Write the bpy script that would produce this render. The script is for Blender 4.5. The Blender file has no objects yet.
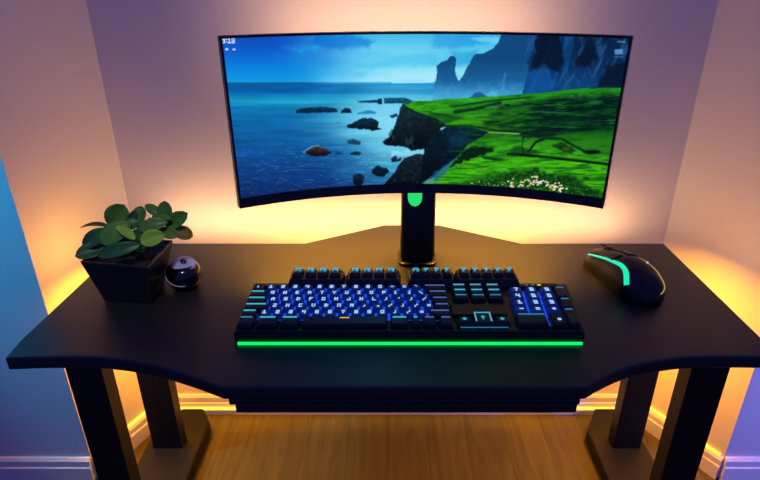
import bpy, bmesh, math, random
import numpy as np
from mathutils import Vector, Matrix

random.seed(4)
rng = np.random.default_rng(7)
scene = bpy.context.scene
COL = scene.collection
PI = math.pi

# ------------------------------------------------------------------ camera
FPX, PITCH, PPX, CAM_Z = 565.0, math.radians(25), 388.0, 1.22
cam_data = bpy.data.cameras.new('camera')
cam = bpy.data.objects.new('camera', cam_data)
COL.objects.link(cam)
cam.location = (0, 0, CAM_Z)
cam.rotation_euler = (math.radians(90) - PITCH, 0, 0)
cam_data.sensor_fit = 'HORIZONTAL'
cam_data.sensor_width = 36
cam_data.lens = 36 * FPX / 760
cam_data.shift_x = -(PPX - 380) / 760
cam_data.clip_start = 0.01
scene.camera = cam
scene.view_settings.view_transform = 'Standard'
scene.view_settings.look = 'None'
scene.view_settings.gamma = 1
scene.view_settings.exposure = 0
scene.view_settings.use_curve_mapping = False


# survey helpers: where a sight line of the survey photo meets a height / a distance
def ray(x, y):
    u, v = (x - PPX) / FPX, (y - 240) / FPX
    return (u, math.cos(PITCH) - v * math.sin(PITCH), -(math.sin(PITCH) + v * math.cos(PITCH)))


def at_z(x, y, z):
    a, b, c = ray(x, y)
    t = (z - CAM_Z) / c
    return Vector((a * t, b * t, z))


def at_y(x, y, Y):
    a, b, c = ray(x, y)
    t = Y / b
    return Vector((a * t, Y, CAM_Z + c * t))


# ------------------------------------------------------------------ materials
def s2l(c):
    c = c / 255.0
    return c / 12.92 if c <= 0.04045 else ((c + 0.055) / 1.055) ** 2.4


def rgb(r, g, b):
    return (s2l(r), s2l(g), s2l(b), 1)


def mat(name, col, rough=0.5, metal=0.0, bump=0.0, bscale=200, spec=0.5, coat=0.0, vary=0.0, sss=0.0):
    m = bpy.data.materials.new(name)
    m.use_nodes = True
    nt = m.node_tree
    b = nt.nodes['Principled BSDF']
    b.inputs['Base Color'].default_value = col
    b.inputs['Roughness'].default_value = rough
    b.inputs['Metallic'].default_value = metal
    b.inputs['Specular IOR Level'].default_value = spec
    b.inputs['Coat Weight'].default_value = coat
    tc = nt.nodes.new('ShaderNodeTexCoord')
    n = nt.nodes.new('ShaderNodeTexNoise')
    n.inputs['Scale'].default_value = bscale
    n.inputs['Detail'].default_value = 3
    nt.links.new(tc.outputs['Object'], n.inputs['Vector'])
    if bump:
        bp = nt.nodes.new('ShaderNodeBump')
        bp.inputs['Strength'].default_value = bump
        bp.inputs['Distance'].default_value = 0.001
        nt.links.new(n.outputs['Fac'], bp.inputs['Height'])
        nt.links.new(bp.outputs['Normal'], b.inputs['Normal'])
    if vary:
        mx = nt.nodes.new('ShaderNodeMix')
        mx.data_type = 'RGBA'
        mx.inputs[6].default_value = tuple(c * (1 - vary) for c in col[:3]) + (1,)
        mx.inputs[7].default_value = tuple(min(1, c * (1 + vary)) for c in col[:3]) + (1,)
        nt.links.new(n.outputs['Fac'], mx.inputs[0])
        nt.links.new(mx.outputs[2], b.inputs['Base Color'])
    if sss:
        b.inputs['Subsurface Weight'].default_value = sss
    return m


def emit(name, col, strength):
    m = bpy.data.materials.new(name)
    m.use_nodes = True
    b = m.node_tree.nodes['Principled BSDF']
    b.inputs['Base Color'].default_value = (0.02, 0.02, 0.02, 1)
    b.inputs['Emission Color'].default_value = col
    b.inputs['Emission Strength'].default_value = strength
    return m


M = {}
M['wall'] = mat('painted_wall', rgb(222, 216, 212), 0.85, bump=0.25, bscale=90, spec=0.2, vary=0.03)
M['trim'] = mat('painted_trim', rgb(228, 224, 220), 0.5, spec=0.3)
M['desk'] = mat('matte_black_laminate', rgb(28, 27, 30), 0.37, bump=0.1, bscale=900, spec=0.68)
M['desk_edge'] = mat('black_edge_band', rgb(24, 25, 28), 0.4)
M['steel'] = mat('black_powder_coated_steel', rgb(11, 11, 13), 0.5, bump=0.15, bscale=1200, spec=0.35)
M['plastic'] = mat('black_plastic', rgb(14, 14, 16), 0.4)
M['gloss'] = mat('glossy_black_plastic', rgb(9, 9, 11), 0.16, coat=0.3)
M['mouse'] = mat('satin_black_plastic', rgb(9, 9, 10), 0.36)
M['key'] = mat('dark_keycap', rgb(14, 26, 84), 0.34)
for nm, e in (('key', (0.002, 0.014, 0.15, 1)),):  # blue glow put into the caps in place of backlight passing through
    kb_ = M[nm].node_tree.nodes['Principled BSDF']
    kb_.inputs['Emission Color'].default_value = e
    kb_.inputs['Emission Strength'].default_value = 0.5
M['key_black'] = mat('black_keycap', rgb(26, 34, 42), 0.32)
M['pot'] = mat('satin_black_ceramic', rgb(20, 22, 27), 0.3)
M['soil'] = mat('dark_soil', rgb(30, 22, 16), 0.95, bump=1.0, bscale=150)
M['stem'] = mat('green_stem', rgb(70, 95, 40), 0.6)
M['leaf'] = mat('green_leaf', rgb(74, 118, 44), 0.4, spec=0.3, vary=0.35, bscale=40)
M['leaf_light'] = mat('light_green_leaf', rgb(124, 168, 48), 0.42, spec=0.3, vary=0.3, bscale=40)
M['leaf_dark'] = mat('dark_teal_leaf', rgb(40, 90, 50), 0.4, spec=0.3, vary=0.3, bscale=40)
M['leaf_olive'] = mat('olive_leaf', rgb(120, 100, 40), 0.45, spec=0.3, vary=0.25, bscale=40)
M['lavender'] = mat('lavender_glaze', rgb(186, 182, 222), 0.3)
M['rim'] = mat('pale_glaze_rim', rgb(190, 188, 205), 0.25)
M['led_warm'] = emit('warm_led', (1, 0.66, 0.30, 1), 6)
M['led_floor'] = emit('amber_led', (1, 0.47, 0.045, 1), 2.4)
M['green'] = emit('green_light_strip', rgb(10, 235, 105), 1.25)
M['logo'] = emit('green_badge', rgb(40, 225, 110), 1.0)
M['teal'] = emit('teal_light_strip', rgb(20, 235, 180), 1.0)
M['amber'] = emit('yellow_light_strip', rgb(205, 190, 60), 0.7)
M['backlight'] = emit('blue_backlight', (0.006, 0.05, 0.60, 1), 1.5)
M['deck_dim'] = mat('black_key_deck', rgb(12, 13, 17), 0.5)
M['legend'] = emit('white_blue_legend', (0.36, 0.62, 1.0, 1), 1.0)
M['legend_cyan'] = emit('cyan_legend', (0.06, 0.50, 0.72, 1), 0.8)
M['legend_blue'] = emit('blue_legend', (0.03, 0.22, 0.50, 1), 0.7)
M['legend_lav'] = emit('lavender_legend', (0.10, 0.14, 0.42, 1), 0.7)
M['legend_amber'] = emit('amber_indicator', (0.9, 0.55, 0.12, 1), 0.9)
M['dot'] = emit('white_dot', (0.9, 0.9, 0.9, 1), 0.6)


def wood():
    m = bpy.data.materials.new('oak_plank_floor')
    m.use_nodes = True
    nt = m.node_tree
    L = nt.links.new
    b = nt.nodes['Principled BSDF']
    tc = nt.nodes.new('ShaderNodeTexCoord')
    mp = nt.nodes.new('ShaderNodeMapping')
    mp.inputs['Rotation'].default_value = (0, 0, PI / 2)
    L(tc.outputs['Object'], mp.inputs['Vector'])
    br = nt.nodes.new('ShaderNodeTexBrick')
    br.inputs['Scale'].default_value = 1
    br.inputs['Brick Width'].default_value = 1.9
    br.inputs['Row Height'].default_value = 0.115
    br.inputs['Mortar Size'].default_value = 0.0012
    br.inputs['Color1'].default_value = rgb(98, 86, 36)
    br.inputs['Color2'].default_value = rgb(88, 77, 31)
    br.inputs['Mortar'].default_value = rgb(70, 60, 26)
    L(mp.outputs['Vector'], br.inputs['Vector'])
    mp2 = nt.nodes.new('ShaderNodeMapping')
    mp2.inputs['Scale'].default_value = (26, 2.2, 1)
    L(tc.outputs['Object'], mp2.inputs['Vector'])
    nz = nt.nodes.new('ShaderNodeTexNoise')
    nz.inputs['Scale'].default_value = 2.0
    nz.inputs['Detail'].default_value = 6
    nz.inputs['Distortion'].default_value = 0.8
    L(mp2.outputs['Vector'], nz.inputs['Vector'])
    cr = nt.nodes.new('ShaderNodeValToRGB')
    cr.color_ramp.elements[0].position = 0.3
    cr.color_ramp.elements[0].color = (0.45, 0.42, 0.4, 1)
    cr.color_ramp.elements[1].position = 0.7
    cr.color_ramp.elements[1].color = (1.1, 1.1, 1.1, 1)
    L(nz.outputs['Fac'], cr.inputs['Fac'])
    mx = nt.nodes.new('ShaderNodeMix')
    mx.data_type = 'RGBA'
    mx.blend_type = 'MULTIPLY'
    mx.inputs[0].default_value = 0.8
    L(br.outputs['Color'], mx.inputs[6])
    L(cr.outputs['Color'], mx.inputs[7])
    L(mx.outputs[2], b.inputs['Base Color'])
    b.inputs['Roughness'].default_value = 0.42
    return m


M['wood'] = wood()


# ------------------------------------------------------------------ object helpers
def tag(o, label=None, cat=None, group=None, kind=None):
    if label: o['label'] = label
    if cat: o['category'] = cat
    if group: o['group'] = group
    if kind: o['kind'] = kind
    return o


def empty(name, loc):
    o = bpy.data.objects.new(name, None)
    o.empty_display_size = 0.05
    COL.objects.link(o)
    o.location = loc
    return o


def obj(name, bm, material, parent=None, bevel=0.0, smooth=False, seg=2):
    """bm is in world coordinates; linked as ONE mesh object, under parent if given."""
    me = bpy.data.meshes.new(name)
    bmesh.ops.recalc_face_normals(bm, faces=bm.faces)
    bm.to_mesh(me)
    bm.free()
    o = bpy.data.objects.new(name, me)
    COL.objects.link(o)
    for mm in (material if isinstance(material, (list, tuple)) else [material]):
        me.materials.append(mm)
    if parent is not None:
        o.parent = parent
        inv = Vector((0, 0, 0))
        p = parent
        while p is not None:
            inv += p.location
            p = p.parent
        me.transform(Matrix.Translation(-inv))
    if smooth:
        for p in me.polygons: p.use_smooth = True
    if bevel:
        bv = o.modifiers.new('bevel', 'BEVEL')
        bv.width = bevel
        bv.segments = seg
        bv.limit_method = 'ANGLE'
    return o


def add_box(bm, x0, x1, y0, y1, z0, z1):
    v = [bm.verts.new((x, y, z)) for z in (z0, z1) for y in (y0, y1) for x in (x0, x1)]
    for f in ((0, 1, 3, 2), (4, 6, 7, 5), (0, 4, 5, 1), (2, 3, 7, 6), (0, 2, 6, 4), (1, 5, 7, 3)):
        bm.faces.new([v[i] for i in f])
    return bm


def box(x0, x1, y0, y1, z0, z1):
    return add_box(bmesh.new(), x0, x1, y0, y1, z0, z1)


def add_prism(bm, pts, z0, z1):
    a = [bm.verts.new((p[0], p[1], z0)) for p in pts]
    b = [bm.verts.new((p[0], p[1], z1)) for p in pts]
    n = len(pts)
    bm.faces.new(a[::-1])
    bm.faces.new(b)
    for i in range(n):
        bm.faces.new((a[i], a[(i + 1) % n], b[(i + 1) % n], b[i]))
    return bm


def hexa(bot, top):
    """solid between a bottom ring and a top ring of 3D points"""
    bm = bmesh.new()
    a = [bm.verts.new(p) for p in bot]
    b = [bm.verts.new(p) for p in top]
    n = len(a)
    bm.faces.new(a[::-1])
    bm.faces.new(b)
    for i in range(n):
        bm.faces.new((a[i], a[(i + 1) % n], b[(i + 1) % n], b[i]))
    return bm


def add_tube(bm, pts, r, n=8, cap=True):
    pts = [Vector(p) for p in pts]
    rings = []
    for i, p in enumerate(pts):
        d = (pts[min(i + 1, len(pts) - 1)] - pts[max(i - 1, 0)]).normalized()
        up = Vector((0, 0, 1)) if abs(d.z) < 0.9 else Vector((1, 0, 0))
        s = d.cross(up).normalized()
        t = s.cross(d)
        rr = r[i] if isinstance(r, (list, tuple)) else r
        rings.append([bm.verts.new(p + s * rr * math.cos(2 * PI * k / n) + t * rr * math.sin(2 * PI * k / n)) for k in range(n)])
    for i in range(len(rings) - 1):
        for k in range(n):
            bm.faces.new((rings[i][k], rings[i][(k + 1) % n], rings[i + 1][(k + 1) % n], rings[i + 1][k]))
    if cap:
        bm.faces.new(rings[0][::-1])
        bm.faces.new(rings[-1])
    return bm


def catmull(pts, n=6):
    pts = [Vector(p) for p in pts]
    out = []
    for i in range(len(pts) - 1):
        p0, p1, p2, p3 = pts[max(i - 1, 0)], pts[i], pts[i + 1], pts[min(i + 2, len(pts) - 1)]
        for k in range(n):
            t = k / n
            out.append(0.5 * ((2 * p1) + (p2 - p0) * t + (2 * p0 - 5 * p1 + 4 * p2 - p3) * t * t + (3 * p1 - p0 - 3 * p2 + p3) * t ** 3))
    out.append(pts[-1])
    return out


def struct(name, bm, m, bevel=0.0):
    return tag(obj(name, bm, m, None, bevel), kind='structure')


# ------------------------------------------------------------------ setting
WT = 2.45
struct('floor', box(-2.3, 2.3, -0.7, 1.50, -0.05, 0.0), M['wood'])
LB, LF = Vector((-0.670, 1.36)), Vector((-0.783, 1.107))
RB, RF = Vector((0.733, 1.36)), Vector((0.886, 1.107))
struct('wall_back', box(LB.x - 0.109, RB.x + 0.109, 1.3605, 1.46, 0, WT), M['wall'])


def slab(pts, z0, z1):
    return add_prism(bmesh.new(), pts, z0, z1)


struct('wall_left', slab([(-2.3, 1.107), (LF.x, 1.107), (LB.x, 1.36), (LB.x - 0.11, 1.359), (LB.x - 0.11, 1.46), (-2.3, 1.46)], 0, WT), M['wall'])
struct('wall_right', slab([(RF.x, 1.107), (2.3, 1.107), (2.3, 1.46), (RB.x + 0.11, 1.46), (RB.x + 0.11, 1.359), (RB.x, 1.36)], 0, WT), M['wall'])


def baseboard(name, a, b, nrm, h, tiers=True):
    """moulded board along a floor line a->b, nrm pointing into the room"""
    a, b, n = Vector(a), Vector(b), Vector(nrm).normalized()
    prof = [(0, 0), (0.014, 0), (0.014, h * 0.62), (0.011, h * 0.66), (0.011, h * 0.9), (0.006, h), (0, h)]
    bm = bmesh.new()
    r0 = [bm.verts.new((a.x + n.x * d, a.y + n.y * d, z)) for d, z in prof]
    r1 = [bm.verts.new((b.x + n.x * d, b.y + n.y * d, z)) for d, z in prof]
    k = len(prof)
    for i in range(k):
        bm.faces.new((r0[i], r0[(i + 1) % k], r1[(i + 1) % k], r1[i]))
    bm.faces.new(r0[::-1]); bm.faces.new(r1)
    return struct(name, bm, M['trim'])


def perp(a, b, side):
    d = (Vector(b) - Vector(a)).normalized()
    return Vector((-d.y, d.x)) * side


baseboard('baseboard_back', (LB.x + 0.012, 1.36), (RB.x - 0.012, 1.36), (0, -1), 0.07)
baseboard('baseboard_left', LB, LF, perp(LB, LF, 1), 0.07)
baseboard('baseboard_right', RB, RF, perp(RB, RF, -1), 0.07)
baseboard('baseboard_front_left', (-2.3, 1.107), (LF.x - 0.001, 1.107), (0, -1), 0.075)
baseboard('baseboard_front_right', (RF.x + 0.001, 1.107), (2.3, 1.107), (0, -1), 0.075)

# ------------------------------------------------------------------ desk
DZ = 0.66
desk = tag(empty('desk', (0, 0.95, 0)), 'black desk with a curved front edge standing in the alcove on two flat steel feet', 'desk')
front = catmull([(0.628, 0.752), (0.56, 0.7525), (0.49, 0.751), (0.402, 0.733), (0.344, 0.706), (0.300, 0.677)], 6)
front += catmull([(-0.250, 0.677), (-0.316, 0.708), (-0.38, 0.733), (-0.466, 0.750), (-0.55, 0.7515), (-0.621, 0.748)], 6)
outline = [(0.639, 0.80)] + [(p.x, p.y) for p in front] + [(-0.625, 0.80), (-0.612, 1.184), (-0.192, 1.184), (-0.01, 1.290), (0.127, 1.290), (0.308, 1.184), (0.639, 1.184)]
obj('desktop', slab(outline, DZ - 0.024, DZ), M['desk'], desk, 0.003, seg=3)
apr = bmesh.new()
add_prism(apr, [(-0.243, 0.6765), (0.293, 0.6765), (0.300, 0.72), (-0.25, 0.72)], DZ - 0.034, DZ - 0.0242)
add_prism(apr, [(-0.234, 0.676), (0.290, 0.676), (0.290, 0.72), (-0.234, 0.72)], DZ - 0.049, DZ - 0.0342)
obj('front_rail', apr, M['desk_edge'], desk, 0.0015)


def foot(x0, x1, tilt):
    y0, y1 = 0.80, 1.325
    c = 0.03
    pts = [(x0, y0 + c), (x0 + c, y0), (x1 - c, y0), (x1, y0 + c), (x1, y1 - 0.055), (x1 - 0.034, y1), (x0 + 0.05, y1), (x0, y1 - 0.09)]
    return slab(pts, 0.0, 0.045)


def leg(x0, x1, y0, y1, ux0, ux1, step):
    """wide lower column with a slimmer column rising out of it to the desktop"""
    top = DZ - 0.0245
    r = lambda a, b, c, d, z: [(a, c, z), (b, c, z), (b, d, z), (a, d, z)]
    return rings_mesh([r(x0, x1, y0, y1, 0.0452), r(x0, x1, y0, y1, step), r(ux0, ux1, y0 + 0.006, y1 - 0.006, step), r(ux0, ux1, y0 + 0.006, y1 - 0.006, top)])


def rings_mesh(rings, cap0=True, cap1=True):
    bm = bmesh.new()
    R = [[bm.verts.new(p) for p in r] for r in rings]
    for a, b in zip(R[:-1], R[1:]):
        n = len(a)
        for i in range(n):
            bm.faces.new((a[i], a[(i + 1) % n], b[(i + 1) % n], b[i]))
    if cap0: bm.faces.new(R[0][::-1])
    if cap1: bm.faces.new(R[-1])
    return bm


obj('foot', foot(-0.668, -0.520, 0), M['steel'], desk, 0.006)
obj('foot', foot(0.570, 0.715, 0), M['steel'], desk, 0.006)
obj('leg', leg(-0.645, -0.566, 1.165, 1.205, -0.605, -0.57, 0.34), M['steel'], desk, 0.003)
obj('leg', leg(0.618, 0.694, 1.165, 1.205, 0.600, 0.634, 0.34), M['steel'], desk, 0.003)
obj('leg', leg(-0.604, -0.537, 0.855, 0.895, -0.600, -0.541, 0.60), M['steel'], desk, 0.003)
obj('leg', leg(0.568, 0.640, 0.855, 0.895, 0.572, 0.628, 0.60), M['steel'], desk, 0.003)
# cross beam under the top and the LED bar behind its rear edge
obj('cross_beam', box(-0.57, 0.60, 1.16, 1.18, DZ - 0.062, DZ - 0.0245), M['steel'], desk, 0.003)

# ------------------------------------------------------------------ LED strips in the alcove
tag(obj('led_strip', box(-0.64, 0.70, 1.3385, 1.3455, 0.025, 0.031), M['led_floor']), 'glowing amber light strip on the back wall baseboard under the desk', 'light strip', 'amber light strips along the floor of the alcove')


def strip_along(a, b, side, off, z0, z1):
    a, b = Vector(a), Vector(b)
    n = perp(a, b, side)
    d = (b - a).normalized()
    p, q = a + d * 0.03 + n * off, b - d * 0.01 + n * off
    return slab([p, q, q + n * 0.007, p + n * 0.007], z0, z1)


tag(obj('led_strip', strip_along(LB, LF, 1, 0.0005, 0.071, 0.077), M['led_floor']), 'glowing amber light strip on the left alcove wall above its baseboard', 'light strip', 'amber light strips along the floor of the alcove')
tag(obj('led_strip', strip_along(RB, RF, -1, 0.0005, 0.071, 0.077), M['led_floor']), 'glowing amber light strip on the right alcove wall above its baseboard', 'light strip', 'amber light strips along the floor of the alcove')


# ------------------------------------------------------------------ monitor
MX, MYC, R_ = 0.0625, 1.07, 0.7225       # centre of the panel and its radius of curvature
HALF = math.asin(0.3405 / R_)
ZB, ZT = 0.826, 1.131


def arc(s, depth=0.0):
    a = s * HALF
    return MX + (R_ + depth) * math.sin(a), MYC - R_ + (R_ + depth) * math.cos(a)


monitor = tag(empty('monitor', (MX, 1.088, DZ)), 'wide curved black monitor showing a green coast and blue sea, on the desk', 'monitor')


def curved(s0, s1, z0, z1, d0, d1, n=40):
    """curved slab from front depth d0 to back depth d1"""
    bm = bmesh.new()
    rows = []
    for i in range(n + 1):
        s = s0 + (s1 - s0) * i / n
        (xa, ya), (xb, yb) = arc(s, d0), arc(s, d1)
        rows.append([bm.verts.new(p) for p in ((xa, ya, z0), (xa, ya, z1), (xb, yb, z1), (xb, yb, z0))])
    for i in range(n):
        for k in range(4):
            bm.faces.new((rows[i][k], rows[i][(k + 1) % 4], rows[i + 1][(k + 1) % 4], rows[i + 1][k]))
    bm.faces.new(rows[0]); bm.faces.new(rows[-1][::-1])
    return bm


def add_curved(bm, *a, **k):
    tmp = curved(*a, **k)
    me = bpy.data.meshes.new('tmp')
    tmp.to_mesh(me); tmp.free()
    bm.from_mesh(me)
    bpy.data.meshes.remove(me)
    return bm


BZ = 0.0192
bz = bmesh.new()
add_curved(bz, -1, 1, ZB, ZB + BZ, -0.002, 0.014)
add_curved(bz, -1, 1, ZT - 0.004, ZT, -0.002, 0.014)
add_curved(bz, -1, -0.988, ZB + BZ, ZT - 0.004, -0.002, 0.014, n=2)
add_curved(bz, 0.988, 1, ZB + BZ, ZT - 0.004, -0.002, 0.014, n=2)
obj('bezel', bz, M['plastic'], monitor)
obj('back_cover', curved(-0.985, 0.985, ZB + 0.004, ZT - 0.004, 0.0145, 0.034), M['plastic'], monitor, 0.006)
hub = box(MX - 0.075, MX + 0.075, 1.108, 1.14, 0.90, 1.05)
obj('mount', hub, M['plastic'], monitor, 0.008)


def _bl():
    bm = bmesh.new()
    add_curved(bm, -0.9, 0.9, ZT - 0.03, ZT - 0.02, 0.0345, 0.038)
    add_curved(bm, -0.93, -0.91, ZB + 0.03, ZT - 0.03, 0.0345, 0.038, n=2)
    add_curved(bm, 0.91, 0.93, ZB + 0.03, ZT - 0.03, 0.0345, 0.038, n=2)
    return bm


bl = obj('back_light', _bl(), M['led_warm'], monitor)
# stand
nx0, nx1 = 0.030, 0.096
nk = hexa([(nx0 - 0.004, 1.078, DZ + 0.008), (nx1 + 0.004, 1.078, DZ + 0.008), (nx1 + 0.004, 1.13, DZ + 0.008), (nx0 - 0.004, 1.13, DZ + 0.008)],
          [(nx0, 1.088, 0.97), (nx1, 1.088, 0.97), (nx1, 1.125, 0.97), (nx0, 1.125, 0.97)])
obj('neck', nk, M['plastic'], monitor, 0.008, seg=3)
ang = [2 * PI * k / 40 for k in range(40)]


def sup(cx, cy, a, b, e):
    out = []
    for t in ang:
        c, s = math.cos(t), math.sin(t)
        out.append((cx + a * math.copysign(abs(c) ** (2 / e), c), cy + b * math.copysign(abs(s) ** (2 / e), s)))
    return out


obj('base', slab(sup(0.063, 1.104, 0.042, 0.040, 5), DZ, DZ + 0.008), M['plastic'], monitor, 0.002)
# shield badge on the neck, below the bezel: hangs in front of the neck
lg = [(-0.0145, 0.834), (0.0145, 0.834), (0.0145, 0.8175), (0.0125, 0.809), (0.0075, 0.8025), (0, 0.7995), (-0.0075, 0.8025), (-0.0125, 0.809), (-0.0145, 0.8175)]
bmL = bmesh.new()
fy = 1.0788
a_ = [bmL.verts.new((0.055 + x, fy, z - 0.007)) for x, z in lg]
b_ = [bmL.verts.new((0.055 + x, fy + 0.006, z - 0.007)) for x, z in lg]
bmL.faces.new(a_); bmL.faces.new(b_[::-1])
for i in range(len(lg)):
    j = (i + 1) % len(lg)
    bmL.faces.new((a_[i], b_[i], b_[j], a_[j]))
tag(obj('badge', bmL, M['logo'], monitor), 'glowing green shield-shaped badge')


# ---- the picture on the screen, painted as a colour attribute of the panel
NU, NV = 560, 230
us = np.linspace(-0.988, 0.988, NU)
zs = np.linspace(ZB + BZ, ZT - 0.004, NV)
Ug, Zg = np.meshgrid(us, zs)
Xw = MX + R_ * np.sin(Ug * HALF)
Yw = MYC - R_ + R_ * np.cos(Ug * HALF)
# picture coordinates: 410 wide, 150 tall, laid out like the survey photo
cp, sp = math.cos(PITCH), math.sin(PITCH)
dz_ = Zg - CAM_Z
dep = Yw * cp - dz_ * sp
PX = PPX + FPX * Xw / dep
PY = 240 - FPX * (Yw * sp + dz_ * cp) / dep


def vnoise(x, y, seed):
    r = np.random.default_rng(seed).random((64, 64))
    xi, yi = np.floor(x).astype(int), np.floor(y).astype(int)
    fx, fy_ = x - xi, y - yi
    fx = fx * fx * (3 - 2 * fx); fy_ = fy_ * fy_ * (3 - 2 * fy_)
    g = lambda i, j: r[(yi + j) % 64, (xi + i) % 64]
    return (g(0, 0) * (1 - fx) + g(1, 0) * fx) * (1 - fy_) + (g(0, 1) * (1 - fx) + g(1, 1) * fx) * fy_


def fbm(sx, sy, seed, oct=4, ox=None, oy=None):
    x = (PX if ox is None else ox) * sx
    y = (PY if oy is None else oy) * sy
    t, a, tot = 0, 1, 0
    for k in range(oct):
        t = t + a * vnoise(x * 2 ** k + 3.1 * k, y * 2 ** k + 1.7 * k, seed + k)
        tot += a
        a *= 0.55
    return t / tot


def sst(a, b, x):
    t = np.clip((x - a) / (b - a), 0, 1)
    return t * t * (3 - 2 * t)


IMG = np.zeros(PX.shape + (3,))


def lerp(c, m):
    global IMG
    m = np.clip(m, 0, 1)[..., None]
    IMG = IMG * (1 - m) + np.array(c, float) * m if not isinstance(c, np.ndarray) else IMG * (1 - m) + c * m


WOB = (fbm(0.25, 0.25, 90, 3) - 0.5, fbm(0.25, 0.25, 95, 3) - 0.5)


def poly(pts, soft=0.7, wob=0.0):
    """soft mask of a polygon, by signed distance to its edges"""
    x = PX + wob * WOB[0]
    y = PY + wob * WOB[1]
    inside = np.zeros(PX.shape, bool)
    dist = np.full(PX.shape, 1e9)
    n = len(pts)
    for i in range(n):
        (x0, y0), (x1, y1) = pts[i], pts[(i + 1) % n]
        if y0 != y1:
            cr = ((y0 > y) != (y1 > y)) & (x < (x1 - x0) * (y - y0) / (y1 - y0) + x0)
            inside ^= cr
        dx, dy = x1 - x0, y1 - y0
        t = np.clip(((x - x0) * dx + (y - y0) * dy) / (dx * dx + dy * dy + 1e-9), 0, 1)
        dist = np.minimum(dist, np.hypot(x - x0 - t * dx, y - y0 - t * dy))
    sd = np.where(inside, dist, -dist)
    return sst(-soft, soft, sd)


def ell(cx, cy, rx, ry, soft=0.3):
    d = np.hypot((PX - cx) / rx, (PY - cy) / ry)
    return 1 - sst(1 - soft, 1 + soft, d)


def ramp(stops, x):
    xs = [s[0] for s in stops]
    return np.stack([np.interp(x, xs, [s[1][k] for s in stops]) for k in range(3)], -1)


def line(pts, w, soft=0.6):
    d = np.full(PX.shape, 1e9)
    for (x0, y0), (x1, y1) in zip(pts[:-1], pts[1:]):
        dx, dy = x1 - x0, y1 - y0
        t = np.clip(((PX - x0) * dx + (PY - y0) * dy) / (dx * dx + dy * dy + 1e-9), 0, 1)
        d = np.minimum(d, np.hypot(PX - x0 - t * dx, PY - y0 - t * dy))
    return 1 - sst(w - soft, w + soft, d)


# sky
skyL = ramp([(33, (24, 84, 186)), (50, (20, 104, 205)), (66, (16, 138, 220)), (80, (24, 160, 226)), (84, (40, 160, 215))], PY)
skyC = np.array((0.98, 1.03, 1.0)) * ramp([(33, (70, 176, 226)), (50, (105, 200, 236)), (66, (130, 212, 240)), (80, (176, 228, 244)), (84, (190, 232, 245))], PY)
IMG = skyL + (skyC - skyL) * sst(285, 385, PX + 60 * (fbm(0.012, 0.03, 12, 3) - 0.5))[..., None]
cl = fbm(0.022, 0.07, 11)
lerp((60, 180, 232), sst(0.5, 0.72, cl) * sst(300, 350, PX) * 0.5)
lerp((12, 122, 208), 0.9 * poly([(314, 33), (352, 35), (375, 41), (368, 47), (340, 49), (312, 45)], 3, 5) * 0.85)
lerp((48, 178, 228), poly([(285, 47), (318, 45), (322, 51), (300, 53)], 4, 5) * 0.5)
lerp((60, 190, 232), poly([(355, 62), (376, 62), (398, 56), (432, 52), (440, 66), (400, 66), (372, 69), (355, 68)], 2.5, 4) * 0.7)
lerp((190, 234, 246), poly([(392, 72), (440, 70), (440, 82), (392, 82)], 5, 4) * 0.7)
lerp((45, 160, 220), poly([(435, 34), (500, 34), (486, 44), (452, 48), (432, 47)], 3, 5) * 0.7)
lerp((130, 214, 242), poly([(470, 38), (492, 36), (502, 38), (498, 43), (480, 42)], 2, 4) * 0.8)
lerp((40, 165, 215), poly([(452, 52), (478, 50), (474, 66), (455, 66)], 3, 4) * 0.7)
# sea
seaL = np.array((0.95, 1.0, 0.94)) * ramp([(82, (22, 110, 180)), (90, (14, 100, 178)), (96, (20, 135, 200)), (101, (40, 170, 220)), (108, (22, 130, 195)), (130, (20, 108, 178)), (155, (22, 92, 164)), (180, (22, 66, 136)), (205, (20, 48, 110))], PY)
seaC = np.array((1.0, 1.02, 0.95)) * ramp([(82, (110, 195, 235)), (84, (45, 150, 215)), (92, (40, 150, 214)), (98, (90, 190, 232)), (110, (140, 218, 246)), (130, (132, 210, 242)), (150, (104, 190, 230)), (170, (62, 146, 198)), (190, (38, 104, 160))], PY)
msea = poly([(200, 82.6), (660, 80.8), (660, 230), (200, 230)], 0.6)
sea = seaL + (seaC - seaL) * sst(285, 400, PX + 50 * (fbm(0.02, 0.06, 13, 3) - 0.5) - 0.25 * (PY - 110))[..., None]
rip = fbm(0.03, 0.42, 21, 4, PX + PY * 0.9)
sea = sea * (0.86 + 0.28 * rip)[..., None]
fine = fbm(0.16, 0.8, 27, 3, PX + PY * 0.7)
sea = sea + (sst(0.56, 0.8, fine) * sst(125, 175, PY) * 34)[..., None] * np.array((0.7, 1, 1.15))
lerp(sea, msea)
lerp((205, 240, 250), line([(392, 82.6), (432, 82)], 0.7) * 0.8)
lerp((140, 214, 242), ell(398, 124, 40, 30, 0.95) * 0.6 * msea)
lerp((150, 222, 244), ell(395, 62, 55, 22, 0.95) * 0.45 * (1 - msea))
# foam light between the rocks
lerp((150, 220, 246), ell(405, 132, 16, 12, 0.9) * 0.55)
lerp((130, 205, 238), ell(385, 110, 35, 6, 0.9) * 0.5)
lerp((170, 226, 246), poly([(392, 152), (424, 149), (428, 152), (405, 156), (392, 160)], 2, 4) * 0.8)


def rock(pts, c=(14, 30, 42), top=(46, 84, 104), wob=2.5, soft=0.7):
    m = poly(pts, soft, wob)
    y0 = min(p[1] for p in pts); y1 = max(p[1] for p in pts)
    tex = fbm(0.35, 0.35, int(pts[0][0]) % 37 + 40, 3)
    h = np.clip((PY - y0) / (y1 - y0 + 0.1), 0, 1)
    cc = np.array(top, float) * (1 - h)[..., None] * (0.5 + tex)[..., None] + np.array(c, float) * h[..., None]
    lerp(cc, m)


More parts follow.
